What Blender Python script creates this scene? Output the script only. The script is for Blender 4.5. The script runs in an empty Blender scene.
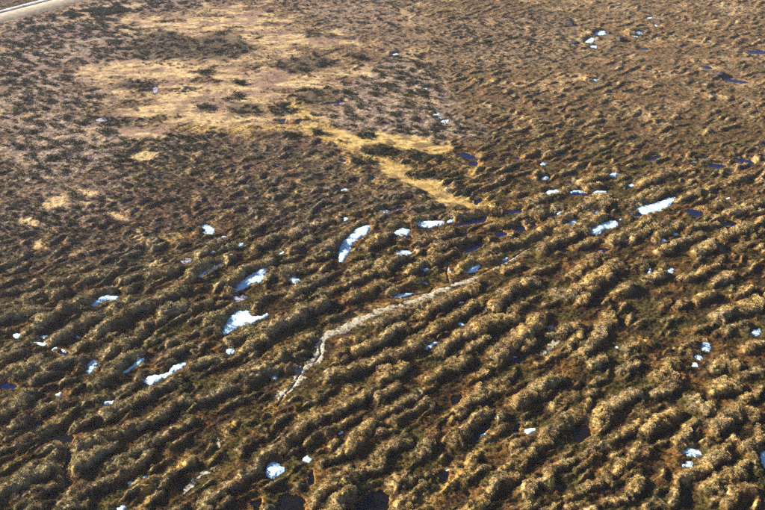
import bpy, math, random
import numpy as np
from mathutils import Vector

# ------------------------------------------------------------------ camera
H = 70.0                                   # height of the viewpoint above the bog (m)
PITCH = math.radians(31.6)                 # below the horizon
FPX = 820.0                                # focal length in pixels of a 765 px wide picture
scene = bpy.context.scene
COL = scene.collection
cam_d = bpy.data.cameras.new('camera')
cam_d.sensor_width = 36.0
cam_d.lens = 36.0 * FPX / 765.0
cam_d.clip_start = 0.5
cam_d.clip_end = 20000.0
cam = bpy.data.objects.new('camera', cam_d)
cam.location = (0, 0, H)
cam.rotation_euler = (math.pi / 2 - PITCH, 0, 0)
COL.objects.link(cam)
scene.camera = cam

# ------------------------------------------------------------------ sky, sun, exposure
SUN_EL = math.radians(22.0)
SUN_AZ = math.radians(-72.0)               # compass style from +Y, towards -X: up and left in the picture
world = bpy.data.worlds.new('World')
scene.world = world
world.use_nodes = True
wn = world.node_tree
wn.nodes.clear()
wo = wn.nodes.new('ShaderNodeOutputWorld')
wb = wn.nodes.new('ShaderNodeBackground')
sk = wn.nodes.new('ShaderNodeTexSky')
sk.sky_type = 'NISHITA'
sk.sun_disc = False
sk.sun_elevation = SUN_EL
sk.sun_rotation = SUN_AZ
sk.altitude = 1200.0
sk.air_density = 0.6
sk.dust_density = 0.0
sk.ozone_density = 2.0
wb.inputs['Strength'].default_value = 0.05
wn.links.new(sk.outputs[0], wb.inputs['Color'])
wn.links.new(wb.outputs[0], wo.inputs['Surface'])
sun_d = bpy.data.lights.new('sun', 'SUN')
sun_d.energy = 5.0
sun_d.angle = math.radians(0.5)
sun_d.color = (1.0, 0.91, 0.77)
sun = bpy.data.objects.new('sun', sun_d)
SUN_DIR = Vector((math.sin(SUN_AZ) * math.cos(SUN_EL), math.cos(SUN_AZ) * math.cos(SUN_EL), math.sin(SUN_EL)))
sun.rotation_euler = (-SUN_DIR).to_track_quat('-Z', 'Y').to_euler()
sun.location = (-100, 150, 120)
COL.objects.link(sun)
vs = scene.view_settings
vs.view_transform = 'Standard'
vs.look = 'None'
vs.gamma = 1.0
vs.use_curve_mapping = False
vs.exposure = 1.9
scene.cycles.use_denoising = False
scene.cycles.diffuse_bounces = 2
scene.cycles.sample_clamp_indirect = 3.0
scene.cycles.volume_bounces = 0

# ------------------------------------------------------------------ helpers
rng = np.random.default_rng(11)
random.seed(11)
CP, SP = math.cos(PITCH), math.sin(PITCH)
TS = 765.0 / 192.0                         # the tracing tiles are 192 px wide, enlarged to 765
TILE = {'A': (0, 382), 'B': (191, 382), 'C': (382, 382), 'D': (573, 382),
        'E': (0, 255), 'F': (191, 255), 'G': (382, 255), 'H': (573, 255),
        'I': (0, 128), 'J': (191, 128), 'K': (382, 128), 'L': (573, 128),
        'M': (0, 0), 'N': (191, 0), 'O': (382, 0), 'P': (573, 0), '.': None}


def ground(px, py, z=0.0):
    """direction of a photo pixel, met with the ground at height z"""
    u = (px - 382.5) / FPX
    v = -(py - 255.0) / FPX
    dy = CP + v * SP
    dz = -SP + v * CP
    t = (H - z) / -dz
    return (u * t, dy * t)


def mpp(px, py):
    """metres across one photo pixel on the ground there"""
    u, v = (px - 382.5) / FPX, -(py - 255.0) / FPX
    return H / (SP - v * CP) / FPX


def pix(tile, pts):
    o = TILE[tile]
    if o is None:
        return [(float(a), float(b)) for a, b in pts]
    return [(o[0] + a / TS, o[1] + b / TS) for a, b in pts]


def gpoly(tile, pts, z=0.0):
    return np.array([ground(a, b, z) for a, b in pix(tile, pts)])


_perm = rng.permutation(512).astype(np.int64)
_ang = rng.random(512) * 2 * math.pi
_gx, _gy = np.cos(_ang), np.sin(_ang)


def noise(x, y, seed=0):
    """gradient noise, about -1..1"""
    xf, yf = np.floor(x), np.floor(y)
    xi, yi = xf.astype(np.int64), yf.astype(np.int64)
    fx, fy = x - xf, y - yf
    u = fx * fx * fx * (fx * (fx * 6 - 15) + 10)
    v = fy * fy * fy * (fy * (fy * 6 - 15) + 10)

    def g(i, j, ax, ay):
        k = _perm[(_perm[(i + seed * 37) & 511] + j + seed * 91) & 511]
        return _gx[k] * ax + _gy[k] * ay
    a = g(xi, yi, fx, fy)
    b = g(xi + 1, yi, fx - 1, fy)
    c = g(xi, yi + 1, fx, fy - 1)
    d = g(xi + 1, yi + 1, fx - 1, fy - 1)
    return 1.5 * ((a * (1 - u) + b * u) * (1 - v) + (c * (1 - u) + d * u) * v)


def fbm(x, y, seed=0, octv=3):
    s, a = 0.0, 1.0
    for o in range(octv):
        s = s + a * noise(x, y, seed + o * 3)
        x, y, a = x * 2.03 + 7.1, y * 2.03 + 3.3, a * 0.5
    return s


def sstep(a, b, x):
    t = np.clip((x - a) / (b - a), 0, 1)
    return t * t * (3 - 2 * t)


def seg_dist(x, y, poly, closed):
    """distance to a polyline, plus the nearest offset vector"""
    best = np.full(x.shape, 1e9)
    bx = np.zeros(x.shape)
    by = np.zeros(x.shape)
    n = len(poly)
    for i in range(n if closed else n - 1):
        ax, ay = poly[i]
        ex, ey = poly[(i + 1) % n] - poly[i]
        L = ex * ex + ey * ey + 1e-9
        t = np.clip(((x - ax) * ex + (y - ay) * ey) / L, 0, 1)
        dx, dy = x - ax - t * ex, y - ay - t * ey
        d = dx * dx + dy * dy
        m = d < best
        best = np.where(m, d, best)
        bx = np.where(m, dx, bx)
        by = np.where(m, dy, by)
    return np.sqrt(best), bx, by


def sdf(x, y, poly):
    """signed distance, positive inside"""
    d, _, _ = seg_dist(x, y, poly, True)
    ins = np.zeros(x.shape, bool)
    n = len(poly)
    for i in range(n):
        ax, ay = poly[i]
        bx, by = poly[(i + 1) % n]
        if ay == by:
            continue
        c = ((ay > y) != (by > y)) & (x < (bx - ax) * (y - ay) / (by - ay) + ax)
        ins ^= c
    return np.where(ins, d, -d)


def tag(o, label=None, category=None, group=None, kind=None):
    if label:
        o['label'] = label
    if category:
        o['category'] = category
    if group:
        o['group'] = group
    if kind:
        o['kind'] = kind
    return o


def mesh_obj(name, co, faces, mat, smooth=True, link=True):
    me = bpy.data.meshes.new(name)
    co = np.asarray(co, dtype=np.float32)
    faces = np.asarray(faces, dtype=np.int32)
    nv, nf, k = len(co), len(faces), faces.shape[1]
    me.vertices.add(nv)
    me.vertices.foreach_set('co', co.ravel())
    me.loops.add(nf * k)
    me.loops.foreach_set('vertex_index', faces.ravel())
    me.polygons.add(nf)
    me.polygons.foreach_set('loop_start', np.arange(0, nf * k, k, dtype=np.int32))
    if smooth:
        me.polygons.foreach_set('use_smooth', np.ones(nf, bool))
    me.update(calc_edges=True)
    me.validate()
    if mat:
        me.materials.append(mat)
    o = bpy.data.objects.new(name, me)
    if link:
        COL.objects.link(o)
    return o


def set_color(me, name, rgb):
    a = me.attributes.new(name, 'FLOAT_COLOR', 'POINT')
    buf = np.ones((len(rgb), 4), np.float32)
    buf[:, :3] = rgb
    a.data.foreach_set('color', buf.ravel())


# ------------------------------------------------------------------ materials
def new_mat(name):
    m = bpy.data.materials.new(name)
    m.use_nodes = True
    nt = m.node_tree
    b = nt.nodes['Principled BSDF']
    b.inputs['Roughness'].default_value = 0.95
    b.inputs['Specular IOR Level'].default_value = 0.1
    return m, nt, b


def nd(nt, t, **kw):
    n = nt.nodes.new(t)
    for k, v in kw.items():
        setattr(n, k, v)
    return n


def tex_noise(nt, scale, detail=4.0, rough=0.6):
    n = nd(nt, 'ShaderNodeTexNoise')
    n.inputs['Scale'].default_value = scale
    n.inputs['Detail'].default_value = detail
    n.inputs['Roughness'].default_value = rough
    g = nd(nt, 'ShaderNodeNewGeometry')
    nt.links.new(g.outputs['Position'], n.inputs['Vector'])
    return n


def ramp(nt, src, stops):
    r = nd(nt, 'ShaderNodeValToRGB')
    el = r.color_ramp.elements
    while len(el) < len(stops):
        el.new(0.5)
    for e, (p, c) in zip(el, stops):
        e.position = p
        e.color = tuple(c) + (1,)
    nt.links.new(src, r.inputs['Fac'])
    return r


def mixc(nt, mode, fac, a, b):
    m = nd(nt, 'ShaderNodeMix', data_type='RGBA', blend_type=mode)
    m.inputs[0].default_value = fac
    nt.links.new(a, m.inputs[6])
    nt.links.new(b, m.inputs[7])
    return m.outputs[2]


def mat_ground():
    m, nt, b = new_mat('bog_ground')
    at = nd(nt, 'ShaderNodeAttribute', attribute_name='cover')
    n1 = tex_noise(nt, 5.0, 5, 0.7)
    r1 = ramp(nt, n1.outputs['Fac'], [(0.30, (0.35, 0.35, 0.35)), (0.52, (0.9, 0.88, 0.85)), (0.72, (1.75, 1.7, 1.6))])
    c = mixc(nt, 'MULTIPLY', 1.0, at.outputs['Color'], r1.outputs['Color'])
    n2 = tex_noise(nt, 0.8, 3, 0.6)
    r2 = ramp(nt, n2.outputs['Fac'], [(0.3, (0.85, 0.75, 0.62)), (0.7, (1.15, 1.15, 1.1))])
    c = mixc(nt, 'MULTIPLY', 1.0, c, r2.outputs['Color'])
    nt.links.new(c, b.inputs['Base Color'])
    bp = nd(nt, 'ShaderNodeBump')
    bp.inputs['Strength'].default_value = 0.8
    bp.inputs['Distance'].default_value = 0.10
    nt.links.new(n1.outputs['Fac'], bp.inputs['Height'])
    nt.links.new(bp.outputs['Normal'], b.inputs['Normal'])
    return m


def mat_speckle(name, c0, c1, c2, scale, bump=0.05, rough=0.9):
    m, nt, b = new_mat(name)
    n1 = tex_noise(nt, scale, 5, 0.7)
    r1 = ramp(nt, n1.outputs['Fac'], [(0.34, c0), (0.5, c1), (0.66, c2)])
    nt.links.new(r1.outputs['Color'], b.inputs['Base Color'])
    b.inputs['Roughness'].default_value = rough
    bp = nd(nt, 'ShaderNodeBump')
    bp.inputs['Strength'].default_value = 0.6
    bp.inputs['Distance'].default_value = bump
    nt.links.new(n1.outputs['Fac'], bp.inputs['Height'])
    nt.links.new(bp.outputs['Normal'], b.inputs['Normal'])
    return m


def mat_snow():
    m, nt, b = new_mat('old_snow_sky_tint')
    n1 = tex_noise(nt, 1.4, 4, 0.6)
    r1 = ramp(nt, n1.outputs['Fac'], [(0.3, (0.46, 0.72, 0.90)), (0.6, (0.62, 0.83, 0.94))])  # blue of skylit shade put into the base colour of all snow
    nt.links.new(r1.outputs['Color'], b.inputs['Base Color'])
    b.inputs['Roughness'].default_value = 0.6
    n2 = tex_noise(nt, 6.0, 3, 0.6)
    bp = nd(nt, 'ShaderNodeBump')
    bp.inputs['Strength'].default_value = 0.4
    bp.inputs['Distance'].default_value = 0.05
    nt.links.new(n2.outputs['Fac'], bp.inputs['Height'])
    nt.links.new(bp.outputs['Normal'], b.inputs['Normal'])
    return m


def mat_water(name, col):
    m, nt, b = new_mat(name)
    b.inputs['Base Color'].default_value = col + (1,)
    b.inputs['Roughness'].default_value = 0.06
    b.inputs['IOR'].default_value = 1.33
    b.inputs['Specular IOR Level'].default_value = 0.5
    n2 = tex_noise(nt, 3.0, 2, 0.5)
    bp = nd(nt, 'ShaderNodeBump')
    bp.inputs['Strength'].default_value = 0.15
    bp.inputs['Distance'].default_value = 0.02
    nt.links.new(n2.outputs['Fac'], bp.inputs['Height'])
    nt.links.new(bp.outputs['Normal'], b.inputs['Normal'])
    return m


def mat_tuft(name):
    """plants: the colour each one carries, a little varied from stem to stem"""
    m, nt, b = new_mat(name)
    at = nd(nt, 'ShaderNodeAttribute', attribute_name='tint', attribute_type='INSTANCER')
    n1 = tex_noise(nt, 14.0, 2, 0.5)
    r1 = ramp(nt, n1.outputs['Fac'], [(0.35, (0.6, 0.6, 0.6)), (0.65, (1.35, 1.3, 1.2))])
    c = mixc(nt, 'MULTIPLY', 1.0, at.outputs['Color'], r1.outputs['Color'])
    nt.links.new(c, b.inputs['Base Color'])
    return m


def mat_shrub():
    m, nt, b = new_mat('evergreen_leaves')
    oi = nd(nt, 'ShaderNodeObjectInfo')
    r0 = ramp(nt, oi.outputs['Random'], [(0.0, (0.014, 0.020, 0.008)), (0.5, (0.024, 0.032, 0.011)), (1.0, (0.045, 0.045, 0.018))])
    n1 = tex_noise(nt, 5.0, 3, 0.6)
    r1 = ramp(nt, n1.outputs['Fac'], [(0.35, (0.6, 0.6, 0.6)), (0.65, (1.5, 1.5, 1.3))])
    c = mixc(nt, 'MULTIPLY', 1.0, r0.outputs['Color'], r1.outputs['Color'])
    nt.links.new(c, b.inputs['Base Color'])
    return m


M_GROUND = mat_ground()
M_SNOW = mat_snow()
M_WATER = mat_water('pool_water_sky_tint', (0.003, 0.008, 0.042))  # blue of the reflected sky put into the base colour
M_PEAT = mat_water('peat_stained_water', (0.006, 0.005, 0.005))
M_TUFT = mat_tuft('dwarf_scrub')
M_SHRUB = mat_shrub()
M_GRAVEL = mat_speckle('pale_gravel', (0.13, 0.10, 0.055), (0.33, 0.29, 0.205), (0.52, 0.48, 0.39), 3.0)
M_ICE = mat_speckle('grey_ice', (0.22, 0.21, 0.26), (0.30, 0.29, 0.36), (0.40, 0.39, 0.46), 1.5, 0.01, 0.35)
M_ROAD = mat_speckle('road_gravel', (0.20, 0.165, 0.12), (0.29, 0.245, 0.18), (0.38, 0.32, 0.24), 0.7)
M_VERGE = mat_speckle('road_verge', (0.22, 0.19, 0.16), (0.44, 0.42, 0.40), (0.62, 0.61, 0.60), 0.5)
M_VERGE_DARK = mat_speckle('road_ditch', (0.20, 0.17, 0.14), (0.27, 0.23, 0.185), (0.36, 0.31, 0.25), 0.8)
M_ROCK = mat_speckle('dark_rock', (0.02, 0.02, 0.022), (0.045, 0.042, 0.042), (0.10, 0.095, 0.09), 2.0)

# ------------------------------------------------------------------ what the photograph shows, traced
# ridge crests: tile, width factor, points
RIDGES = '''
A 11 0,205 100,155 180,105 250,75
A 11 0,275 90,235 170,190 270,125 300,100
A 10 340,80 430,40 520,10
A 15 -20,140 40,95 100,60
A 13 420,125 520,80 620,30 700,-10
A 12 280,265 380,225 480,190 540,170
A 15 285,350 350,300 430,260
A 15 -20,450 80,390 160,350 250,320
A 11 20,490 100,440 200,400
A 9 175,265 240,235
A 13 280,455 350,415 440,380
A 9 420,335 480,315
A 9 490,365 560,310 590,280
A 14 610,240 680,190 740,150
A 8 520,280 570,255
A 10 230,500 340,480
A 10 -10,345 80,300 150,280
A 7 590,470 640,410 700,360 760,310
A 11 590,150 660,110 740,60
B 12 40,500 120,430 180,390 250,340 310,280
B 11 340,270 400,225 440,165 520,130 600,95 680,50 740,20
B 9 430,80 500,45
B 12 130,25 200,0 260,-20
B 12 -10,80 60,60 110,40
B 15 640,260 680,200 710,150
B 16 620,390 680,350 750,320
B 13 480,480 520,420 580,380 620,350
B 13 540,520 590,470 640,440
B 10 290,500 330,480
B 9 190,275 240,220 290,200
B 8 425,390 440,430
B 8 520,330 570,290 610,260
B 8 60,230 120,180 180,165
C 11 0,120 80,75 160,35 215,0
C 9 50,150 110,110
C 12 150,280 200,215 230,195
C 13 280,240 320,190 360,150 410,120
C 11 400,45 450,20 490,0
C 12 550,70 620,20 680,-10
C 13 340,520 430,440 480,380 540,320 600,270 660,210 740,140 790,100
C 9 265,150 320,110
C 13 25,410 60,385 110,380
C 9 105,445 170,420
C 13 0,500 60,480 110,470
C 11 660,350 740,310
C 12 580,430 610,405 650,400
C 11 530,500 600,470 700,440
C 10 690,100 760,60
C 7 420,220 470,180 520,165
C 11 -10,280 90,230
C 10 330,90 370,60 390,30
C 8 330,380 380,340 430,330
C 9 520,250 570,225
C 9 460,140 490,125
C 9 -20,60 60,20
D 11 -10,160 40,90 80,40
D 14 90,160 130,110 200,60 250,45
D 14 295,195 340,150 410,120
D 9 415,225 450,195 510,160
D 12 130,240 200,200 260,150
D 11 20,290 60,260 110,225
D 14 130,380 200,320 270,270 290,250
D 13 480,60 510,100 535,90
D 13 325,50 370,20 400,-10
D 14 560,180 620,130 660,100 720,130
D 11 510,325 570,280 640,230
D 12 450,380 520,340 600,290
D 12 540,415 620,370 680,340
D 12 0,450 60,420 110,400
D 14 610,475 660,430 700,430
D 11 -10,500 80,495
D 12 690,60 740,30
D 11 580,25 640,10
D 12 230,440 270,390
D 11 300,500 350,480
D 11 690,250 740,200
D 8 350,410 420,390
D 10 160,470 220,450
D 9 20,340 60,320
E 13 -20,245 80,230 140,220
E 14 140,280 220,230 290,200 320,185
E 13 100,180 160,150 230,150
E 10 -10,210 60,190 100,160
E 13 330,100 400,70 450,60
E 10 225,105 300,90
E 12 310,280 400,235 470,200 510,185
E 13 370,320 440,270 500,230 540,215
E 11 0,110 60,95 100,85
E 15 570,195 640,160 710,130
E 12 585,275 640,255
E 10 680,350 740,320
E 12 370,440 430,380 500,340 550,310
E 12 640,410 720,370 765,350
E 13 390,500 460,450 520,395
E 13 190,445 260,420 320,410
E 13 10,485 80,450 150,420
E 12 -10,405 80,380
E 11 280,375 350,350
E 12 120,500 200,460
E 9 360,355 420,330
E 11 650,225 720,200
E 12 500,95 570,70
E 12 600,65 680,60
E 9 90,305 150,290
E 9 590,345 640,320
E 11 190,340 250,310 300,290
E 9 20,360 90,340
F 11 -10,90 60,60 110,30 160,5
F 13 100,125 180,70 260,40 320,10
F 11 310,80 380,55 430,40
F 11 250,185 310,150 370,135
F 16 410,150 460,115 500,95
F 10 530,150 600,120
F 16 290,315 360,270 430,230 520,190
F 9 540,255 620,220
F 15 330,410 400,360 450,330 490,310
F 12 305,435 360,395
F 12 150,345 220,310 290,285
F 13 170,495 240,460 290,440
F 12 0,435 60,420 120,400
F 11 630,175 700,140 765,110
F 11 620,100 700,75 765,60
F 9 650,50 710,30
F 11 20,205 80,185
F 10 50,275 100,250
F 12 550,475 650,450 765,400
F 10 570,395 620,370
F 11 670,375 765,330
F 11 610,340 680,330
F 11 10,375 70,340
F 11 195,385 250,350
F 8 470,20 540,-10
F 10 330,460 420,430
G 10 0,40 80,10
G 11 100,55 180,20 230,5
G 11 20,145 90,110 150,95
G 9 300,65 380,30 450,5
G 12 150,235 240,180 310,140 380,115
G 13 120,345 210,290 280,245 350,205 430,165
G 10 0,325 80,285
G 11 240,375 310,320 380,270 440,240
G 11 380,300 450,260 530,250
G 10 330,380 400,330
G 13 460,400 520,340 580,290 620,260
G 10 390,475 440,430 490,405
G 12 190,495 270,440 330,410
G 12 440,205 470,180 490,165
G 12 490,145 560,110 600,105
G 8 530,200 570,185
G 11 460,495 530,470
G 12 -10,265 100,220 160,180
G 11 50,395 120,370
G 12 0,475 70,450
G 9 680,150 720,170
G 10 680,305 760,280
G 11 690,390 740,355
G 9 650,480 710,480
G 10 590,65 650,50
G 8 620,425 680,400
G 8 555,375 600,340
G 9 480,60 540,40
H 13 -10,155 60,110 130,70 180,35
H 11 20,180 70,140 100,90
H 10 180,150 230,120
H 9 340,215 380,170
H 10 485,180 540,150
H 10 415,200 480,175
H 12 95,340 130,280 150,240
H 9 0,335 30,300
H 13 20,405 80,340 120,310
H 11 75,435 120,410
H 11 195,385 260,340 290,350
H 13 345,490 370,440 410,420
H 12 585,245 640,210
H 11 610,295 680,270
H 9 370,255 430,240
H 11 690,215 740,190
H 11 695,375 740,350
H 12 685,475 740,450
H 12 555,455 600,410 640,430
H 9 300,95 350,70
H 8 250,35 290,20
H 10 450,90 520,60
H 9 560,110 630,80
H 9 640,160 700,130
H 9 480,300 540,270
H 9 190,460 260,430
H 9 430,370 470,340
H 11 -10,80 50,40 90,5
J 11 560,470 620,420 680,380
J 9 520,490 580,440
J 9 360,500 420,470 470,440
J 9 250,480 300,450 350,430
J 10 60,480 130,450
J 10 20,500 60,480
J 9 400,420 480,385 540,370
J 9 640,350 700,320 740,310
J 9 700,470 760,440
J 8 240,400 300,370
J 10 700,380 765,345
K 10 20,270 80,250 130,245
K 9 100,330 180,300 220,300
K 10 0,380 60,355 120,340
K 9 290,350 350,340 400,330
K 9 150,450 240,430 280,410
K 9 200,480 300,450 360,430
K 10 400,500 470,460 540,450
K 9 560,380 640,340 700,310
K 10 580,430 660,390 740,340
K 9 590,300 680,260 765,230
K 9 540,310 640,270
K 10 640,480 720,440 765,410
K 9 420,390 480,380 540,370
K 9 560,350 600,340 640,310
L 11 -20,400 60,350 110,310 160,280
L 10 10,330 70,300 120,275
L 11 110,480 180,440 240,400 300,370
L 10 230,440 300,400 360,375
L 10 40,220 110,190 170,165
L 11 260,220 330,190 400,175 470,160
L 9 200,300 280,270 350,250 400,240
L 10 330,440 380,400 420,380
L 9 430,450 500,420
L 9 470,400 560,380
L 9 600,430 690,400
L 9 620,340 700,310 765,290
L 9 420,280 500,250 560,230
L 9 600,220 650,200 700,190
L 9 340,490 420,460
L 9 20,470 90,440
L 10 500,490 560,460
L 9 660,480 740,440
'''
# bodies of water: tile, depth word, label | points
POOLS = '''
A small blue pool at the left edge below the ridges|0,0 30,-4 66,6 72,28 40,34 18,30 -20,34
A crooked dark channel of water between the near left ridges|170,215 250,203 312,215 282,250 292,300 278,340 272,390 300,402 255,448 244,350 258,300 260,252 200,236
A narrow dark pool in the trough near the bottom left|120,170 150,150 190,158 165,185 135,190
B black pool beside the small snow patch in the foreground|462,420 458,380 478,345 497,345 500,400 482,420
B black bog pool cut by the bottom edge below the snow fan|335,455 390,440 460,455 465,480 450,540 400,570 330,560
B wide black pool at the bottom edge under a steep bank|640,480 700,440 770,420 800,450 790,540 700,570 645,540
B small black pool at the bottom edge left of the snow fan|222,480 262,462 292,462 285,495 262,530 235,510
C little dark pool holding a sliver of blue ice|200,352 240,345 285,350 280,380 240,420 215,390
C tiny oval black pool in the golden sedge|312,432 335,428 358,445 350,458 322,450
C dark pool behind the blue snow scrap in the foreground|335,240 372,190 400,160 430,150 440,180 420,205 390,235
C dark pool next to the white snow scrap|515,200 525,165 552,160 560,190 545,205
C dark pool in a hollow below the ridge end|265,60 320,40 330,60 300,95 275,100
D round black pool at the end of a foreground ridge|-10,175 20,165 65,168 84,195 72,222 30,250 -5,242
D narrow black pool near the bottom right edge|442,412 466,420 484,462 470,500 440,490
E small blue pool among the grey left hummocks|275,115 310,110 300,122
E tiny blue pool above the snow sliver, left side|535,150 565,142 550,157
E short blue pool beside the wide grey hummock|598,162 630,145 636,152 612,167
E blue melt pool holding specks of snow|205,376 262,378 290,400 240,402
F dark pool under the thin blue snow sliver|40,157 85,132 78,148 45,164
F tiny deep blue pool below the snow triangle|338,145 353,141 354,154 342,156
G black pool in the dark hollow right of the ridges|505,420 540,405 560,420 552,440 515,440
J small blue pool at the head of the golden grass|690,22 715,17 732,20 722,29 698,29
J small blue pool by the start of the grass trail|588,129 604,124 617,127 610,134
J blue pool at the bend of the grass trail|704,202 722,194 736,196 728,207
J thin blue pool under the grass trail bend|698,219 730,221 728,226 705,225
J pale blue pool above the long bent snow patch|650,357 672,350 690,351 680,360 658,363
K deep blue pool at the top of the golden sedge|303,106 328,97 352,106 374,120 350,125 325,115
K round deep blue pool just below another|348,141 372,131 384,146 370,153
K dark pool at the foot of the golden sedge|368,295 385,282 401,284 398,297 376,308
K longest dark pool, right of the white snow bar|278,392 330,371 370,355 412,350 420,368 385,382 330,389 292,398
K dark long pool on the right side of the sedge|465,324 510,326 556,319 558,333 525,342 490,336
K small dark pool between the two long ones|438,350 462,348 476,353 468,362 448,360
K dark rounded pool below the long pools|444,420 470,409 502,416 498,434 458,437
K dark pool wedged under a ridge, lowest of the group|288,492 335,478 380,461 407,454 396,482 340,499
K dark pool below the long pool|300,442 320,419 356,420 346,444
K slim blue pool left of the snow bar|22,327 60,315 98,307 72,324 30,333
K dark pool in the ridge trough right of the group|518,398 548,388 574,395 570,415 532,416
K small dark pool in the ridge trough, right of its twin|588,382 612,370 614,390 594,398
K dark water in front of the small blue snow patch|84,432 120,424 117,442 88,447
K tiny blue pool on the brown slope|522,118 546,119 542,127
K blue pool at a ridge foot near the snow strips|718,216 757,211 748,222
K narrow dark pool along a ridge, upper right|655,352 700,334 694,349 668,358
K dark little pool in the lower right of the ridge field|706,490 735,479 742,494 716,502
K dark slanting pool below the brown ridge|588,466 640,431 632,452 594,476
K tiny dark pool left of the golden sedge foot|120,345 146,339 140,351
L deep blue long pool at the far right|632,124 670,120 722,136 714,149 680,142
L deep blue pool left of the longest far right one|513,118 545,114 573,119 556,126
L deep blue pool carrying a strip of ice|526,150 560,143 608,149 602,160 560,159
L little deep blue pool below the ice strip|602,165 640,171 628,179
L dark pointed pool right of the big white patch|436,328 480,324 521,335 517,350 490,356 460,345
L dark flat pool on the right slope|592,379 640,374 663,385 640,397 600,391
L short dark pool right of the flat one|678,376 711,374 702,386
L tiny blue pool above the dark pointed one|553,271 586,271 580,281
L dark slanting pool in the right ridges|568,470 600,476 622,492 590,494
L thin blue pool under the upper right bank|288,131 330,112 356,112 332,126
L dark pool below the slanting snow patch|80,492 110,475 156,480 150,500 100,507
L dark water behind the double snow strip|-40,262 20,256 62,262 72,255 70,268 0,272
L dark water at the tip of the big white patch|225,346 270,334 282,350 245,354
P bright blue pool on the far right plain|676,203 720,201 775,205 775,215 710,215
P small bright blue pool on the far plain|513,264 545,263 552,275 535,278
P long bright blue pool on the far right plain|588,311 630,315 704,328 690,333 640,329 600,321
P small blue pool right of the far snow group|268,192 295,189 300,197 280,199
P tiny blue pool on the far slope|323,138 346,135 346,143
N pale blue pool among the far dark shrubs|348,480 372,474 376,482 360,487
N thin pale blue pool in the far shrubs|562,411 600,399 607,405 580,414
'''
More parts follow.
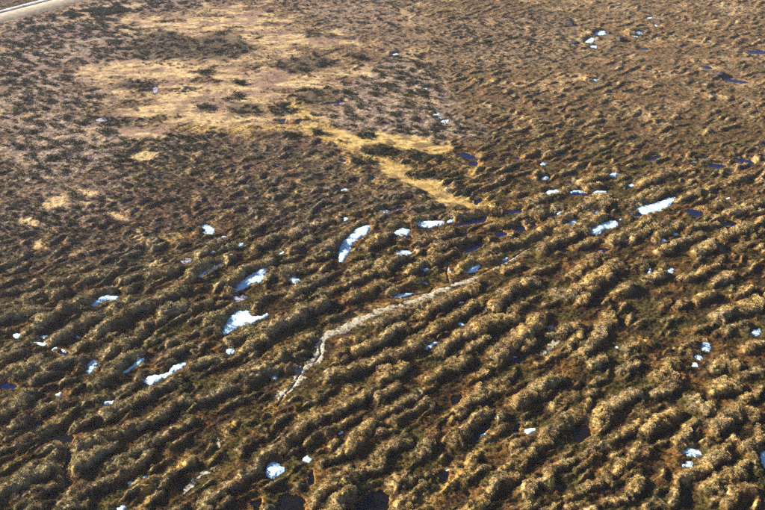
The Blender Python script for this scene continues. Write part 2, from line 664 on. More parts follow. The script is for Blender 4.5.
# snow: tile, label | points
SNOWS = '''
A small white snow scrap on a ridge just above the crooked channel|220,56 234,41 250,45 237,59
A small turquoise snow scrap under a ridge in the lower left|408,84 425,77 458,75 442,88 418,95
A tiny blue snow speck beside the rusty bank|563,379 577,373 582,380 574,387
A tiny white snow speck beside the rusty bank|506,401 520,395 528,400 516,408
A small white snow scrap touching the bottom edge|466,505 488,488 503,500 496,516 470,516
B fan shaped snow patch, half blue shade, bottom centre left|297,352 308,326 338,317 362,335 382,356 350,370 322,386 302,378
B small white snow patch above a black foreground pool|446,302 464,289 484,318 467,323 449,316
B blue snow speck in the dark hollow|586,204 605,195 610,203 592,210
C hooked blue snow scrap by a dark pool|373,212 379,194 416,199 413,211 393,215 389,227
C blue and white snow sliver in a little dark pool|228,353 269,345 264,356 235,359
C white snow scrap on golden sedge, bottom right of centre|568,196 594,179 610,191 602,206 570,206
D white snow patch, larger of a pair, lower right|438,277 468,264 502,271 524,288 480,299 450,295
D white snow patch, smaller of a pair, lower right|433,332 458,313 480,322 472,339 440,338
D blue and white snow patch cut by the right edge|746,287 770,272 770,348 752,322
E white hooked snow patch on the left slope|362,200 384,184 398,164 430,159 476,165 470,179 420,181 396,198 370,211
E small white snow patch near the left edge|50,316 80,311 77,330 59,331
E little white snow fleck right of the left edge patch|163,326 188,321 184,332 168,333
E tiny white fleck on a grey ridge, left side|303,322 324,328 311,334
E thin white snow streak on the left ridges|128,352 155,346 178,352 192,362 172,362 150,354
E white snow fleck in the blue melt pool|203,373 222,365 228,374 210,379
E larger white snow fleck in the blue melt pool|226,383 250,374 264,385 245,393
E white crumpled snow patch, taller than wide, on the left|343,466 358,426 375,419 397,438 382,450 362,478
E slanted white snow wedge on the left|488,469 540,430 550,411 580,411 572,428 520,460 496,472
E long snow band with a blue upper edge, left side|572,512 588,480 640,477 668,470 690,440 735,427 744,438 702,463 652,490 612,518
F thin pale blue snow sliver above the dark pool|28,84 60,65 100,45 132,26 118,45 70,69 34,92
F tall white snow patch with broad blue upper edge|168,152 198,110 238,75 307,49 291,80 287,105 250,113 210,136
F largest white snow patch, jagged, left of centre|123,322 138,276 173,224 232,223 241,244 285,244 306,229 310,250 262,259 242,276 190,286 150,312
F small round white snow patch below the largest one|138,383 154,371 177,377 172,396 150,397
F white snow triangle between two ridges|388,93 410,87 442,102 411,119
F tiny white snow fleck by the winding stream|318,486 346,487 338,497
G blue and white snow patch above the gravel bed|333,73 354,50 392,37 387,56 360,71
G tiny blue snow speck left of a scrub ring|163,60 178,51 190,60 176,67
G tiny blue snow speck below the scrub ring|163,112 174,105 182,116
G long blue and white sliver along the gravel bed|38,171 80,151 127,149 112,159 75,166
G tiny blue snow speck in a black trough|303,191 317,182 327,190
G small bright blue snow scrap in a black trough|303,276 317,267 330,276 319,285
G pale blue snow sliver deep in a trough|168,373 200,352 230,344 206,363 181,377
G single blue snow speck near the dark hollow|523,405 532,399 539,405
G thin blue snow streak in line with the gravel bed|478,18 500,7 507,14 488,23
H blue snow speck under a steep little bank|296,63 311,54 314,70 300,77
H dirty white snow scrap right of the blue speck|373,71 389,49 407,54 396,71
H white snow block with blue side, right side|503,371 519,351 546,349 550,381 525,386
H blue snow scrap, upper of two below the block|483,403 499,395 524,410 506,421
H blue snow scrap, lower of two below the block|473,436 495,427 500,445 478,447
H white snow patch near the right edge|713,311 724,295 750,296 747,319 719,323
H blue speck at the left of the right slope|161,368 175,361 182,372
J white forked snow patch on the brown heath|33,391 70,384 97,404 92,426 43,421 58,405
J small snow bar right of the forked patch|118,433 146,429 142,439
J small snow scrap, lowest of the heath trio|188,463 216,457 209,471 192,475
J pale blue snow sliver above the ridges|73,494 101,489 91,501
J blue snow fleck between two brown ridges|346,501 373,492 366,507
J long bent white snow patch with blue left edge|588,502 598,465 628,430 658,404 690,389 717,389 707,421 672,441 642,461 624,512 606,535 588,530
J tiny snow fleck on the brown plateau|596,246 620,242 622,249 602,252
J small white fleck above the bent snow patch|603,363 620,355 630,366 611,371
K white snow bar, widest of the middle group|133,382 160,371 236,369 252,380 210,393 160,399
K small white snow patch with blue rim above dark water|50,413 74,399 106,401 112,418 86,431 54,426
K pale wedge of snow below the blue rimmed one|42,507 74,487 111,487 120,498 92,509
K tiny snow fleck at the tip of a long pool|258,369 280,365 284,377 264,377
K flat white snow strip at the upper right ridges|646,259 664,247 707,247 702,261 660,266
K small white fleck on the far ridge|628,143 645,134 657,142 640,151
K small grey white fleck right of the grass|630,206 649,189 667,194 656,209
K blue snow sliver in a ridge trough|733,396 744,375 772,364 777,380 750,393
K thin white snow bar at the end of a slim pool|-14,331 25,324 30,336 -10,341
K tiny blue fleck beside a dark ridge pool|693,341 710,331 714,340
L biggest white snow patch on the right, pointed upper end|247,326 274,309 330,299 370,279 414,274 397,301 357,326 312,341 280,342
L slanting white snow patch left of the biggest right one|73,412 78,399 118,380 150,366 180,371 177,396 146,399 121,406 101,425 74,424
L white snow strip, left half of a broken line|-12,256 0,247 42,249 57,262 30,266 0,263
L white snow strip, right half of a broken line|78,256 100,249 137,251 132,263 90,263
L small white snow fleck on the upper ridge|143,186 160,179 187,183 172,193 149,197
L small white snow fleck above the slanting patches|218,229 235,223 254,230 241,237 222,236
L small blue snow fleck in a dark trough|76,341 95,331 107,336 91,347
L bright blue snow scrap below the big right patch|348,451 364,439 377,452 361,459
L tiny blue snow speck, rightmost under the big patch|398,423 415,417 422,426 405,429
L tiny blue speck under the ridge, lower left of it|203,451 213,445 218,454
L tiny pale blue fleck behind the ridge|146,289 165,281 172,288 155,293
L pale ice strip lying in the far right pool|528,149 560,144 592,150 575,157
L tiny white fleck left of the big right patch|223,343 240,337 244,346
L tiny white fleck right of the slanting patch|178,367 192,361 200,368
L dirty white fleck on the far right slope|468,137 485,131 492,140
L dirty white fleck right of the dark pointed pool|608,283 625,275 632,284
O small far snow fleck at the edge of the dark shrubs|38,216 66,211 68,219 45,223
O far snow fleck, upper of three in a cluster|203,456 233,451 230,460 208,461
O far snow fleck, middle of three in a cluster|213,469 240,465 234,473
O far snow fleck, lowest of three in a cluster|233,483 272,475 266,485 240,489
O single far white fleck on brown ground|163,353 187,349 181,357
P far snow patch, upper of three beside the dark boulders|78,136 105,121 137,125 132,139 95,141
P far snow patch, middle of three beside the dark boulders|43,171 68,149 92,155 82,166 60,177
P far snow patch, lowest of three beside the dark boulders|58,183 95,181 102,190 75,191
P far pale blue snow strip, upper of two|238,129 265,124 282,132 260,138
P far pale blue snow strip, lower of two|233,144 260,141 258,148
P small pale fleck alone on the far right slope|68,318 100,315 100,323 80,323
P tiny white fleck under a far dark boulder|323,98 335,99 342,108 330,109
P tiny pale fleck near the top right|290,71 315,68 318,74 298,76
'''
# pale gravel of the dry stream bed
GRAVELS = '''
F gravel long pale gravel stream bed curving through the ridges|508,335 530,310 560,296 640,256 720,222 765,207 826,190 906,165 986,135 1066,106 1156,76 1162,90 1086,120 996,156 916,190 826,212 765,233 702,262 660,291 590,321 545,337 525,352
F gravel thin pale gravel line following the winding stream|496,345 518,325 540,358 532,400 510,435 482,450 458,460 448,486 424,524 396,526 416,470 434,436 478,412 494,390 490,362
F gravel pale gravel bar at the lower end of the winding stream|405,515 425,490 455,478 468,486 445,505 425,520
B gravel whitish gravel streak at the bottom left of centre|-36,440 -20,405 0,386 60,355 132,328 104,354 42,381 10,412 -25,460
G gravel thin pale gravel line running on up from the bed|436,54 520,10 570,-24 577,-14 522,22 445,62
B gravel small whitish gravel spot above the streak|98,226 110,216 123,236 106,272
B gravel pale gravel beside the winding stream|330,70 345,40 372,25 440,-5 430,15 395,40 375,62 350,75
G gravel pale crescent of bleached moss beside the side stream|256,47 268,44 275,60 292,80 270,76
G gravel upper curl of bleached gravel on the right|653,286 680,273 692,290 682,317 664,306
G gravel lower bleached gravel patch on the right|627,402 648,365 690,339 738,333 702,361 666,386 645,404
K gravel pale stone patch at the edge of the golden sedge|240,245 255,230 270,238 262,252 248,256
E ice grey frozen pond on the left slope|716,23 740,11 768,14 762,28 730,36
F ice grey frozen pond between two snow patches|163,166 215,159 232,172 190,186 164,181
M ice pale frozen pond at the edge of the far plain|378,478 410,466 444,470 442,486 400,484
M ice narrow pale ice streak in the far dark shrubs|608,352 622,343 630,352 626,372 612,368
'''


def parse(txt, named=False):
    out = []
    for line in txt.strip().splitlines():
        head, pts = line.split('|')
        tile, rest = head.split(' ', 1)
        out.append((tile, rest, [tuple(float(v) for v in p.split(',')) for p in pts.split()]))
    return out


def rounded(P, n=2):
    for _ in range(n):
        Q = np.roll(P, -1, 0)
        P = np.stack([0.78 * P + 0.22 * Q, 0.22 * P + 0.78 * Q], 1).reshape(-1, 2)
    return P


pools = [(lab, rounded(gpoly(t, p)), M_PEAT if t in 'ABCD' and 'blue' not in lab.split(' ')[1] else M_WATER) for t, lab, p in parse(POOLS)]
snows = [(lab, rounded(gpoly(t, p, 0.15)), t) for t, lab, p in parse(SNOWS)]
gravels = [(lab.split(' ', 1)[0], lab.split(' ', 1)[1], rounded(gpoly(t, p, 0.1))) for t, lab, p in parse(GRAVELS)]
ridges = []
for line in RIDGES.strip().splitlines():
    f = line.split()
    pts = [tuple(float(v) for v in p.split(',')) for p in f[2:]]
    pp = pix(f[0], pts)
    m = mpp(*pp[len(pp) // 2])
    ridges.append((gpoly(f[0], pts, 0.7), float(f[1]) * m))

# streams (dark water): pixel polyline in tile, half width m
STREAMS = [
    ('winding dark stream leaving the gravel bed towards the bottom', gpoly('F', [(528, 338), (512, 362), (518, 395), (496, 428), (450, 440), (436, 470), (418, 505), (395, 535), (370, 562), (345, 600)]), 0.13),
    ('thin stream hugging the upper side of the gravel bed', gpoly('G', [(-20, 190), (20, 188), (60, 178), (130, 160), (190, 150), (205, 128), (250, 118), (268, 110)]), 0.16),
    ('thin side stream dropping from the scrub ring to the gravel bed', gpoly('G', [(300, 25), (262, 42), (258, 70), (266, 112)]), 0.14),
    ('thin stream line running on up from the gravel bed', gpoly('G', [(388, 78), (450, 48), (520, 14), (570, -20), (620, -45)]), 0.15),
]
# golden grass and sand flats: image px polygons
FLATS = [gpoly('.', p) for p in (
    [(125, 18), (165, 14), (200, 12), (230, 5), (262, 3), (275, 12), (290, 22), (330, 32), (348, 45), (335, 55), (300, 56), (283, 62), (270, 52), (240, 40), (195, 30), (160, 33), (140, 31)],
    [(100, 70), (125, 64), (190, 62), (240, 62), (268, 56), (290, 74), (330, 70), (352, 75), (335, 88), (300, 92), (290, 101), (265, 103), (252, 112), (300, 112), (312, 122), (290, 131), (240, 128), (190, 128), (150, 132), (110, 122), (95, 118), (110, 108), (130, 100), (115, 95), (140, 86), (110, 82), (88, 80)],
    [(65, 14), (100, 9), (130, 10), (110, 15), (70, 17)],
)]
GOLD = [gpoly('.', p) for p in (
    [(300, 125), (330, 130), (345, 135), (372, 134), (390, 136), (430, 142), (446, 151), (420, 152), (385, 146), (355, 142), (335, 140)],
    [(330, 141), (350, 146), (375, 158), (400, 169), (428, 181), (455, 196), (476, 207), (452, 206), (425, 195), (405, 183), (385, 172), (362, 160)],
)]
SAND = [gpoly('I', p) for p in (
    [(158, 317), (190, 285), (250, 268), (275, 300), (262, 322), (200, 328)],
    [(300, 250), (350, 245), (400, 262), (360, 275)],
    [(510, 122), (560, 100), (620, 60), (640, 60), (600, 95), (640, 100), (600, 130), (560, 135)],
    [(75, 370), (120, 345), (150, 380), (130, 400)],
    [(420, 345), (470, 340), (520, 375), (490, 372)],
    [(530, 400), (550, 398), (570, 440), (548, 440)],
    [(220, 45), (300, 20), (420, -5), (300, 10)],
    [(140, 460), (170, 460), (150, 480)],
    [(420, 285), (470, 290), (440, 300)],
    [(320, 300), (370, 300), (350, 312)],
)] + [gpoly('E', p) for p in ([(590, 50), (640, 30), (680, 25), (650, 45), (610, 58)], [(110, 105), (145, 98), (130, 125)], [(450, 138), (480, 135), (480, 146)])]
GOLD_LINES = [  # narrow ribbons of yellow sedge
    (gpoly('.', [(345, 152), (352, 172), (372, 184), (400, 187), (432, 191)]), 0.7),
    (gpoly('.', [(446, 152), (468, 170), (480, 184), (464, 191), (482, 206), (495, 220)]), 1.1),
    (gpoly('.', [(392, 160), (420, 159), (452, 172)]), 0.9),
    (gpoly('.', [(180, 128), (240, 130), (300, 128)]), 1.6),
    (gpoly('.', [(290, 100), (310, 118), (330, 130)]), 1.6),
    (gpoly('.', [(345, 148), (330, 140), (300, 128)]), 1.4),
    (gpoly('.', [(480, 205), (500, 230), (530, 250), (500, 262), (470, 280)]), 0.5),
    (gpoly('J', [(620, 130), (640, 165), (680, 200), (720, 222), (790, 232), (860, 240)]), 0.9),
    (gpoly('K', [(0, 130), (60, 170), (140, 215), (240, 250), (320, 290), (420, 320), (440, 340)]), 1.2),
    (gpoly('K', [(380, 150), (375, 185), (345, 215), (400, 245), (440, 290), (450, 330)]), 1.0),
    (gpoly('K', [(500, 440), (560, 485), (620, 450), (690, 410)]), 0.6),
    (gpoly('F', [(505, 330), (560, 292), (640, 250), (720, 218), (800, 198), (900, 165), (1020, 120)]), 0.5),
    (gpoly('G', [(390, 75), (450, 45), (520, 12), (570, -20)]), 0.6),
    (gpoly('G', [(300, 22), (258, 40), (254, 75), (264, 112)]), 0.35),
    (gpoly('C', [(180, 490), (240, 450), (290, 390), (360, 300), (430, 240)]), 0.7),
    (gpoly('B', [(310, 120), (335, 70), (355, 30), (390, -5)]), 0.6),
    (gpoly('B', [(60, 310), (80, 250), (150, 180), (200, 165)]), 0.4),
    (gpoly('B', [(420, 150), (500, 115), (600, 60), (620, 20)]), 0.4),
    (gpoly('A', [(560, 500), (600, 420), (700, 350), (760, 310)]), 0.8),
    (gpoly('E', [(590, 260), (640, 290), (600, 60)][:1] + [(600, 255)]), 0.3),
    (gpoly('I', [(540, 395), (552, 445), (600, 475), (680, 455), (750, 425)]), 0.7),
]
# islands of dark shrubs standing on the far plain and beside it
ISLANDS = [gpoly('.', p) for p in (
    [(145, 36), (163, 29), (185, 37), (192, 42), (215, 33), (235, 36), (245, 42), (262, 48), (245, 55), (225, 62), (190, 58), (170, 60), (130, 60)],
    [(269, 66), (291, 58), (311, 56), (339, 60), (342, 66), (324, 70), (304, 73), (286, 72)],
)] + [gpoly('N', p) for p in (
    [(140, 420), (200, 410), (285, 420), (270, 452), (220, 470), (150, 455)],
    [(415, 382), (500, 360), (560, 345), (520, 410), (430, 415)],
    [(305, 432), (360, 420), (420, 452), (330, 464)],
    [(20, 430), (60, 420), (112, 420), (90, 440), (40, 445)],
    [(165, 330), (215, 325), (205, 342)],
    [(20, 290), (60, 275), (85, 290), (60, 312)],
    [(410, 130), (480, 128), (600, 145), (640, 160), (540, 152)],
    [(130, 400), (180, 375), (230, 385), (170, 405)],
    [(630, 210), (690, 230), (700, 250), (640, 235)],
)] + [gpoly('M', p) for p in ([(440, 340), (500, 328), (570, 328), (640, 340), (600, 356), (520, 362)], [(370, 470), (420, 460), (560, 500), (640, 500), (560, 515), (430, 510)])] \
  + [gpoly('J', p) for p in ([(475, 8), (510, 10), (555, 32), (500, 27)], [(640, 130), (740, 135), (725, 157), (640, 152)], [(270, 18), (350, 22), (450, 42), (380, 46)], [(640, 30), (680, 20), (740, 35), (700, 45)], [(690, 95), (765, 90), (765, 110), (700, 108)])] \
  + [gpoly('K', p) for p in ([(95, 110), (180, 108), (255, 125), (190, 147), (110, 137)], [(90, 180), (230, 190), (325, 200), (250, 212), (120, 200)], [(255, 255), (330, 235), (390, 245), (370, 280), (290, 275)], [(0, 85), (40, 90), (30, 115), (0, 110)])]
# thickets: dense dark shrubs on heath (image px, density per m2)
THICKETS = [(gpoly('.', p), dn) for p, dn in (
    ([(0, 26), (90, 3), (100, -6), (220, -6), (195, 11), (125, 17), (142, 35), (146, 60), (60, 66), (90, 80), (60, 90), (110, 92), (100, 112), (0, 110)], 0.23),
    ([(0, 110), (100, 112), (110, 122), (150, 134), (130, 165), (90, 175), (0, 185)], 0.19),
    ([(335, 88), (400, 55), (430, 60), (470, 130), (430, 142), (345, 135), (312, 122)], 0.17),
    ([(150, 132), (200, 128), (215, 150), (180, 160), (130, 165)], 0.10),
    ([(0, 185), (90, 175), (140, 180), (120, 220), (0, 240)], 0.08),
    ([(345, 45), (420, 20), (560, 10), (620, 50), (520, 70), (400, 55)], 0.05),
    ([(250, -5), (420, -5), (420, 20), (345, 45), (300, 12)], 0.09),
    ([(-10, -40), (200, -40), (330, -25), (250, -5), (100, -6), (90, 0)], 0.10),
)]

# the road: pixel pairs on its two edges
R0a, R0b = np.array(ground(0, 11.3)), np.array(ground(47.7, 0))
R1a, R1b = np.array(ground(0, 23)), np.array(ground(86.6, 0))
RDIR = (R1b - R1a) / np.linalg.norm(R1b - R1a)
RN = np.array([-RDIR[1], RDIR[0]])          # to the far side
RW = abs(np.dot(R0a - R1a, RN))             # whole width of the roadway and verges
RC = R1a + RN * RW / 2

# ------------------------------------------------------------------ the ground: one sheet, fine in view, coarse out to the horizon
NC = 901


def half_width(y):
    return np.clip((0.852 * np.clip(y, 40, 330) + 36.7) * 0.4665 * 1.14 + 7, 0, 1e9)


rows = [44.0]
while rows[-1] < 345:
    rows.append(rows[-1] + 0.125 + max(rows[-1] - 60, 0) * 0.00125)
rows = np.array([-9000, -3000, -1000, -300, -80, -20, 10, 25, 35, 40] + rows + [352, 365, 390, 430, 500, 620, 900, 1500, 3000, 9000], float)
uc = np.linspace(-1, 1, NC)
outer = np.array([1.02, 1.06, 1.15, 1.35, 1.8, 2.8, 6.0, 18.0, 70.0])
U = np.concatenate([-outer[::-1], uc, outer])
HW = half_width(rows)
Y = np.repeat(rows[:, None], len(U), 1)
X = HW[:, None] * U[None, :]
NR = len(rows)
NU = len(U)
core = sstep(1.35, 1.05, np.abs(U))[None, :] * (sstep(36, 44, rows) * sstep(365, 345, rows))[:, None]


def box(poly, pad):
    """rows of the sheet, and a mask inside them, near a polygon"""
    lo, hi = poly.min(0) - pad, poly.max(0) + pad
    i0, i1 = np.searchsorted(rows, lo[1]), np.searchsorted(rows, hi[1])
    if i1 <= i0:
        i1 = i0 + 1
    sl = slice(max(i0 - 1, 0), min(i1 + 1, NR))
    msk = (X[sl] > lo[0]) & (X[sl] < hi[0])
    return sl, msk


# gentle warp so that nothing is geometric
WX = X + 0.60 * fbm(X / 2.8, Y / 2.8, 5, 4) + 0.22 * noise(X / 0.75, Y / 0.75, 12)
WY = Y + 0.60 * fbm(X / 2.8 + 40, Y / 2.8, 6, 4) + 0.22 * noise(X / 0.75 + 9, Y / 0.75, 13)
TH = math.radians(42.0)
ca, sa = math.cos(TH), math.sin(TH)
VX = X + 0.9 * fbm(X / 7, Y / 7, 8, 3)
VY = Y + 0.9 * fbm(X / 7 + 40, Y / 7, 9, 3)
AL = VX * ca + VY * sa
AC = -VX * sa + VY * ca
nb = fbm(X / 60, Y / 60, 1, 2)

# strengths by place
flat = np.zeros(X.shape)
gold = np.zeros(X.shape)
sand = np.zeros(X.shape)
edge_n = fbm(X / 5, Y / 5, 21, 4)
edge_b = fbm(X / 16, Y / 12, 24, 4)
for P in FLATS:
    sl, m = box(P, 20)
    d = sdf(X[sl][m], Y[sl][m], P) + 5.0 * edge_n[sl][m] + 8.0 * edge_b[sl][m] + 1.0
    flat[sl][m] = np.maximum(flat[sl][m], sstep(-7, 7, d))
for P in GOLD:
    sl, m = box(P, 8)
    d = sdf(X[sl][m], Y[sl][m], P) + 2.0 * edge_n[sl][m] + 0.7
    gold[sl][m] = np.maximum(gold[sl][m], sstep(-1.2, 1.2, d))
for P in SAND:
    sl, m = box(P, 4)
    d = sdf(X[sl][m], Y[sl][m], P) + 0.8 * edge_n[sl][m]
    sand[sl][m] = np.maximum(sand[sl][m], sstep(-0.5, 0.5, d))
sedge = np.zeros(X.shape)
for P, w in GOLD_LINES:
    sl, m = box(P, w * 3)
    d = w - seg_dist(WX[sl][m], WY[sl][m], P, False)[0]
    sedge[sl][m] = np.maximum(sedge[sl][m], sstep(-0.9 * w, 0.6 * w, d + 0.5 * w * edge_n[sl][m]))
flat = flat * sstep(-0.55, 0.05, fbm(X / 13, Y / 6, 109, 5) + 0.15)
isl = np.zeros(X.shape)
for P in ISLANDS:
    sl, m = box(P, 5)
    d = sdf(X[sl][m], Y[sl][m], P) + 1.0 * edge_n[sl][m]
    isl[sl][m] = np.maximum(isl[sl][m], sstep(-0.7, 0.7, d))
thick = np.zeros(X.shape)
for P, dn in THICKETS:
    sl, m = box(P, 8)
    d = sdf(X[sl][m], Y[sl][m], P) + 3.0 * edge_n[sl][m]
    thick[sl][m] = np.maximum(thick[sl][m], sstep(-5, 5, d + 4 * edge_b[sl][m]) * min(1.0, dn / 0.15))

# small ridges everywhere, longer on the left, shorter and lumpier to the right and far away
PLATEAU = gpoly('.', [(130, 160), (220, 140), (330, 138), (400, 180), (440, 212), (350, 222), (290, 240), (200, 228), (150, 262), (60, 270), (-60, 285), (-60, 190), (60, 205)])
plateau = sstep(-9, 7, sdf(X, Y, PLATEAU) + 5 * edge_b)          # the smooth grey brown heath left of centre
farr = sstep(120, 210, Y)
right = sstep(5, 60, X - 0.12 * Y)
quiet0 = (1 - 0.9 * np.maximum(flat, gold)) * (1 - 0.7 * thick) * (1 - 0.5 * farr)


def ribs(la, lc, seed):
    return noise(AL / la, AC / lc, seed) + 0.5 * noise(AL / (la * 0.5) + 9, AC / (lc * 0.6), seed + 2)


p_ = ribs(5.2, 1.4, 31)
p_ = p_ + (ribs(2.9, 1.25, 131) - p_) * right * (1 - farr)
p_ = p_ + (ribs(5.0, 1.75, 231) - p_) * farr
p_ = p_ + (ribs(3.2, 1.9, 331) - p_) * plateau
pr = sstep(-0.05, 0.70, p_ + 0.2 * nb)
patchy = 0.65 + 0.5 * sstep(-0.5, 0.5, fbm(X / 14, Y / 14, 35, 2))
amp = (0.80 - 0.32 * farr) * patchy
amp = amp * (1 - 0.75 * thick) * (1 - 0.93 * np.maximum(flat, gold)) * (1 - 0.7 * sand) * (1 - 0.35 * plateau)
hp = pr * amp * 0.8
h2 = sstep(-0.1, 0.7, noise(AL / 2.6 + 50, AC / 0.75, 37)) * (0.10 + 0.12 * sstep(-0.3, 0.5, nb + 0.6 * p_)) * quiet0

# the traced ridges
ht = np.zeros(X.shape)
near_traced = np.zeros(X.shape)
jit = 0.88 + 0.30 * fbm(X / 2.8, Y / 2.8, 41, 3)
sx, sy = -math.sin(math.radians(60)), math.cos(math.radians(60))
for lab, P, t in snows:                                           # bank added to shade each snow patch from the sun
    c = P.mean(0)
    py = 255 + FPX * math.tan(math.atan2(H, c[1]) - PITCH)
    w = min(9.0 * mpp(382, py), 0.75 * math.sqrt(np.ptp(P[:, 0]) * np.ptp(P[:, 1])) + 0.15)
    acr = (P - c) @ np.array([sy, -sx])
    up = (P - c) @ np.array([sx, sy])
    order = np.argsort(acr)
    q = [P[k] + np.array([sx, sy]) * w * 0.75 for k in order if up[k] > -0.1 * np.ptp(up)]
    if len(q) > 1:
        ridges.append((np.array(q), w))
for P, w in ridges:
    w = w * (0.66 + 0.36 * rng.random())
    tall = 0.62 + 0.5 * rng.random()
    P = P - np.array([sx, sy]) * w * 0.25
    sl, m = box(P, w * 2.6 + 1)
    d, dx, dy = seg_dist(WX[sl][m], WY[sl][m], P, False)
    side = dx * sx + dy * sy
    lee = np.clip(-side / (d + 1e-6), -1, 1)
    ww = w * (1.05 - 0.42 * lee) * (0.8 + 0.28 * jit[sl][m])
    t = np.clip(d / ww, 0, 1.6)
    prof = sstep(1.05, 0.15, t) * 0.7 + 0.3 * np.clip(1.05 - t, 0, 1)
    ht[sl][m] = np.maximum(ht[sl][m], prof * min(0.68 * w, 0.98) * tall * np.clip(jit[sl][m], 0.5, 1.3))
    near_traced[sl][m] = np.maximum(near_traced[sl][m], sstep(1.6, 0.7, t))
hr = np.maximum(ht * (1 - 0.35 * plateau), hp * (1 - 0.35 * near_traced) * np.where(Y < 130, 1.0, 0.98))
hr = hr + 0.15 * np.minimum(ht, hp) + h2
# lumps and tussocks
lump = fbm(X / 0.9, Y / 0.9, 51, 3)
lump2 = noise(X / 0.33, Y / 0.33, 55)
lumpb = fbm(X / 1.9, Y / 1.9, 57, 2)
quiet = 1 - 0.85 * np.maximum(flat, gold)
h = 0.16 + hr + (0.075 * lump * (0.7 + np.clip(hr, 0, 1)) + 0.10 * np.abs(lumpb) * (1 - 0.5 * farr) + 0.085 * lump2) * quiet + 0.05 * nb
ridge = np.clip(hr / 0.8, 0, 1.2)

# snow lies in smooth hollows
snow_d = np.full(X.shape, -9.0)
for lab, P, t in snows:
    sl, m = box(P, 2.0)
    d = sdf(X[sl][m], Y[sl][m], P)
    k = sstep(-1.2, 0.0, d)
    h[sl][m] = h[sl][m] * (1 - k) + k * (0.10 + 0.12 * (h[sl][m] - 0.1))
    snow_d[sl][m] = np.maximum(snow_d[sl][m], d)
# gravel and ice lie low
for kd, lab, P in gravels:
    sl, m = box(P, 1.5)
    d = sdf(X[sl][m], Y[sl][m], P)
    k = sstep(-1.3, 0.0, d)
    h[sl][m] = h[sl][m] * (1 - k) + k * 0.06
# pools are cut into the peat
wet = np.full(X.shape, -9.0)
for lab, P, wm in pools:
    sl, m = box(P, 2.5)
    d = sdf(X[sl][m], Y[sl][m], P) + 0.25 * lump[sl][m] - 0.18 + 0.38 * sstep(95, 160, Y[sl][m])
    hh = h[sl][m]
    lip = np.where(d > -0.9, np.maximum(hh * sstep(-0.1, -1.2, d), 0.07), hh)
    hh = np.where(d > 0, -0.06 - np.minimum(d * 0.9, 0.5), lip)
    h[sl][m] = hh
    wet[sl][m] = np.maximum(wet[sl][m], d)
for lab, P, w in STREAMS:
    sl, m = box(P, 2.5)
    d = w * (0.8 + 0.5 * noise(X[sl][m] / 1.3, Y[sl][m] / 1.3, 71)) - seg_dist(X[sl][m], Y[sl][m], P, False)[0]
    hh = h[sl][m]
    lip = np.where(d > -1.4, np.maximum(hh * sstep(-0.3, -1.6, d), 0.07), hh)
    h[sl][m] = np.where(d > 0, -0.06 - np.minimum(d, 0.3), lip)
    wet[sl][m] = np.maximum(wet[sl][m], d)
# the road bank
rd = np.abs((X - RC[0]) * RN[0] + (Y - RC[1]) * RN[1])
k = sstep(RW / 2 + 5, RW / 2 + 0.5, rd)
h = h * (1 - k) + 0.10 * k
h = h * core + 0.15 * (1 - core)

# ---- what grows where: base colours of the plant cover
def C3(*c):
    return np.array(c)


def mixa(a, b, f):
    return a + (b - a) * f[..., None]


ones = np.ones(X.shape + (3,))
n_a = sstep(-0.6, 0.6, fbm(X / 3.2, Y / 3.2, 81, 4))
n_b = sstep(-0.5, 0.6, fbm(X / 7.0 + 3, Y / 7.0, 84, 4))
n_c = sstep(-0.6, 0.6, fbm(X / 1.3, Y / 1.3, 87, 3))
n_d = sstep(-0.5, 0.5, fbm(X / 20, Y / 20, 89, 3))
mauve = sstep(140, 240, Y) * sstep(50, -50, X)
low = mixa(ones * C3(0.050, 0.030, 0.012), C3(0.135, 0.072, 0.022), sstep(0.45, 0.95, n_a))   # wet peat and rusty moss
low = mixa(low, C3(0.070, 0.062, 0.014), sstep(0.4, 0.9, n_b) * 0.7)                     # olive moss
low = mixa(low, C3(0.170, 0.115, 0.105), mauve * 0.7)
low = mixa(low, C3(0.200, 0.138, 0.080), farr * 0.75)  # brown far ground, paler with distance: brightness of haze put into the colour
top = mixa(ones * C3(0.46, 0.34, 0.145), C3(0.33, 0.265, 0.165), n_b)                     # bleached lichen heath
top = mixa(top, C3(0.42, 0.285, 0.10), n_c * 0.5)
top = mixa(top, C3(0.31, 0.275, 0.165), sstep(15, -35, X) * 0.65)
top = mixa(top, C3(0.15, 0.10, 0.05), sstep(0.62, 0.95, n_a) * 0.6)
top = mixa(top, C3(0.26, 0.21, 0.17), mauve * 0.6)
f = sstep(0.22, 0.90, ridge + 0.30 * lump)
cover = mixa(low, top, f)
brown = mixa(ones * C3(0.090, 0.068, 0.050), C3(0.28, 0.238, 0.185), sstep(0.2, 0.85, 0.4 * n_c + 0.8 * ridge))   # brown heath
brown = mixa(brown, C3(0.27, 0.15, 0.06), sstep(0.75, 0.98, n_a) * 0.35)
brown = mixa(brown, C3(0.155, 0.090, 0.082), sstep(0.45, 0.85, n_d) * 0.55)
brown = mixa(brown, C3(0.060, 0.062, 0.020), sstep(0.15, 0.5, fbm(X / 5, Y / 5, 117, 3)) * 0.5)
brown = mixa(brown, C3(0.40, 0.29, 0.14), sstep(0.38, 0.6, fbm(X / 4.5, Y / 4.5, 119, 4)) * 0.7)
cover = mixa(cover, brown, plateau * 0.75)
bed = mixa(ones * C3(0.185, 0.142, 0.140), C3(0.40, 0.315, 0.225), sstep(0.25, 0.9, n_c * 0.6 + n_a * 0.4))
bed = mixa(bed, C3(0.19, 0.122, 0.128), sstep(0.4, 0.8, n_d) * 0.6 * mauve)
cover = mixa(cover, bed, thick * 0.85)
cover = mixa(cover, ones * C3(0.42, 0.31, 0.17), sstep(0.35, 0.6, edge_b) * farr * sstep(0.5, 0.9, n_d) * 0.7)
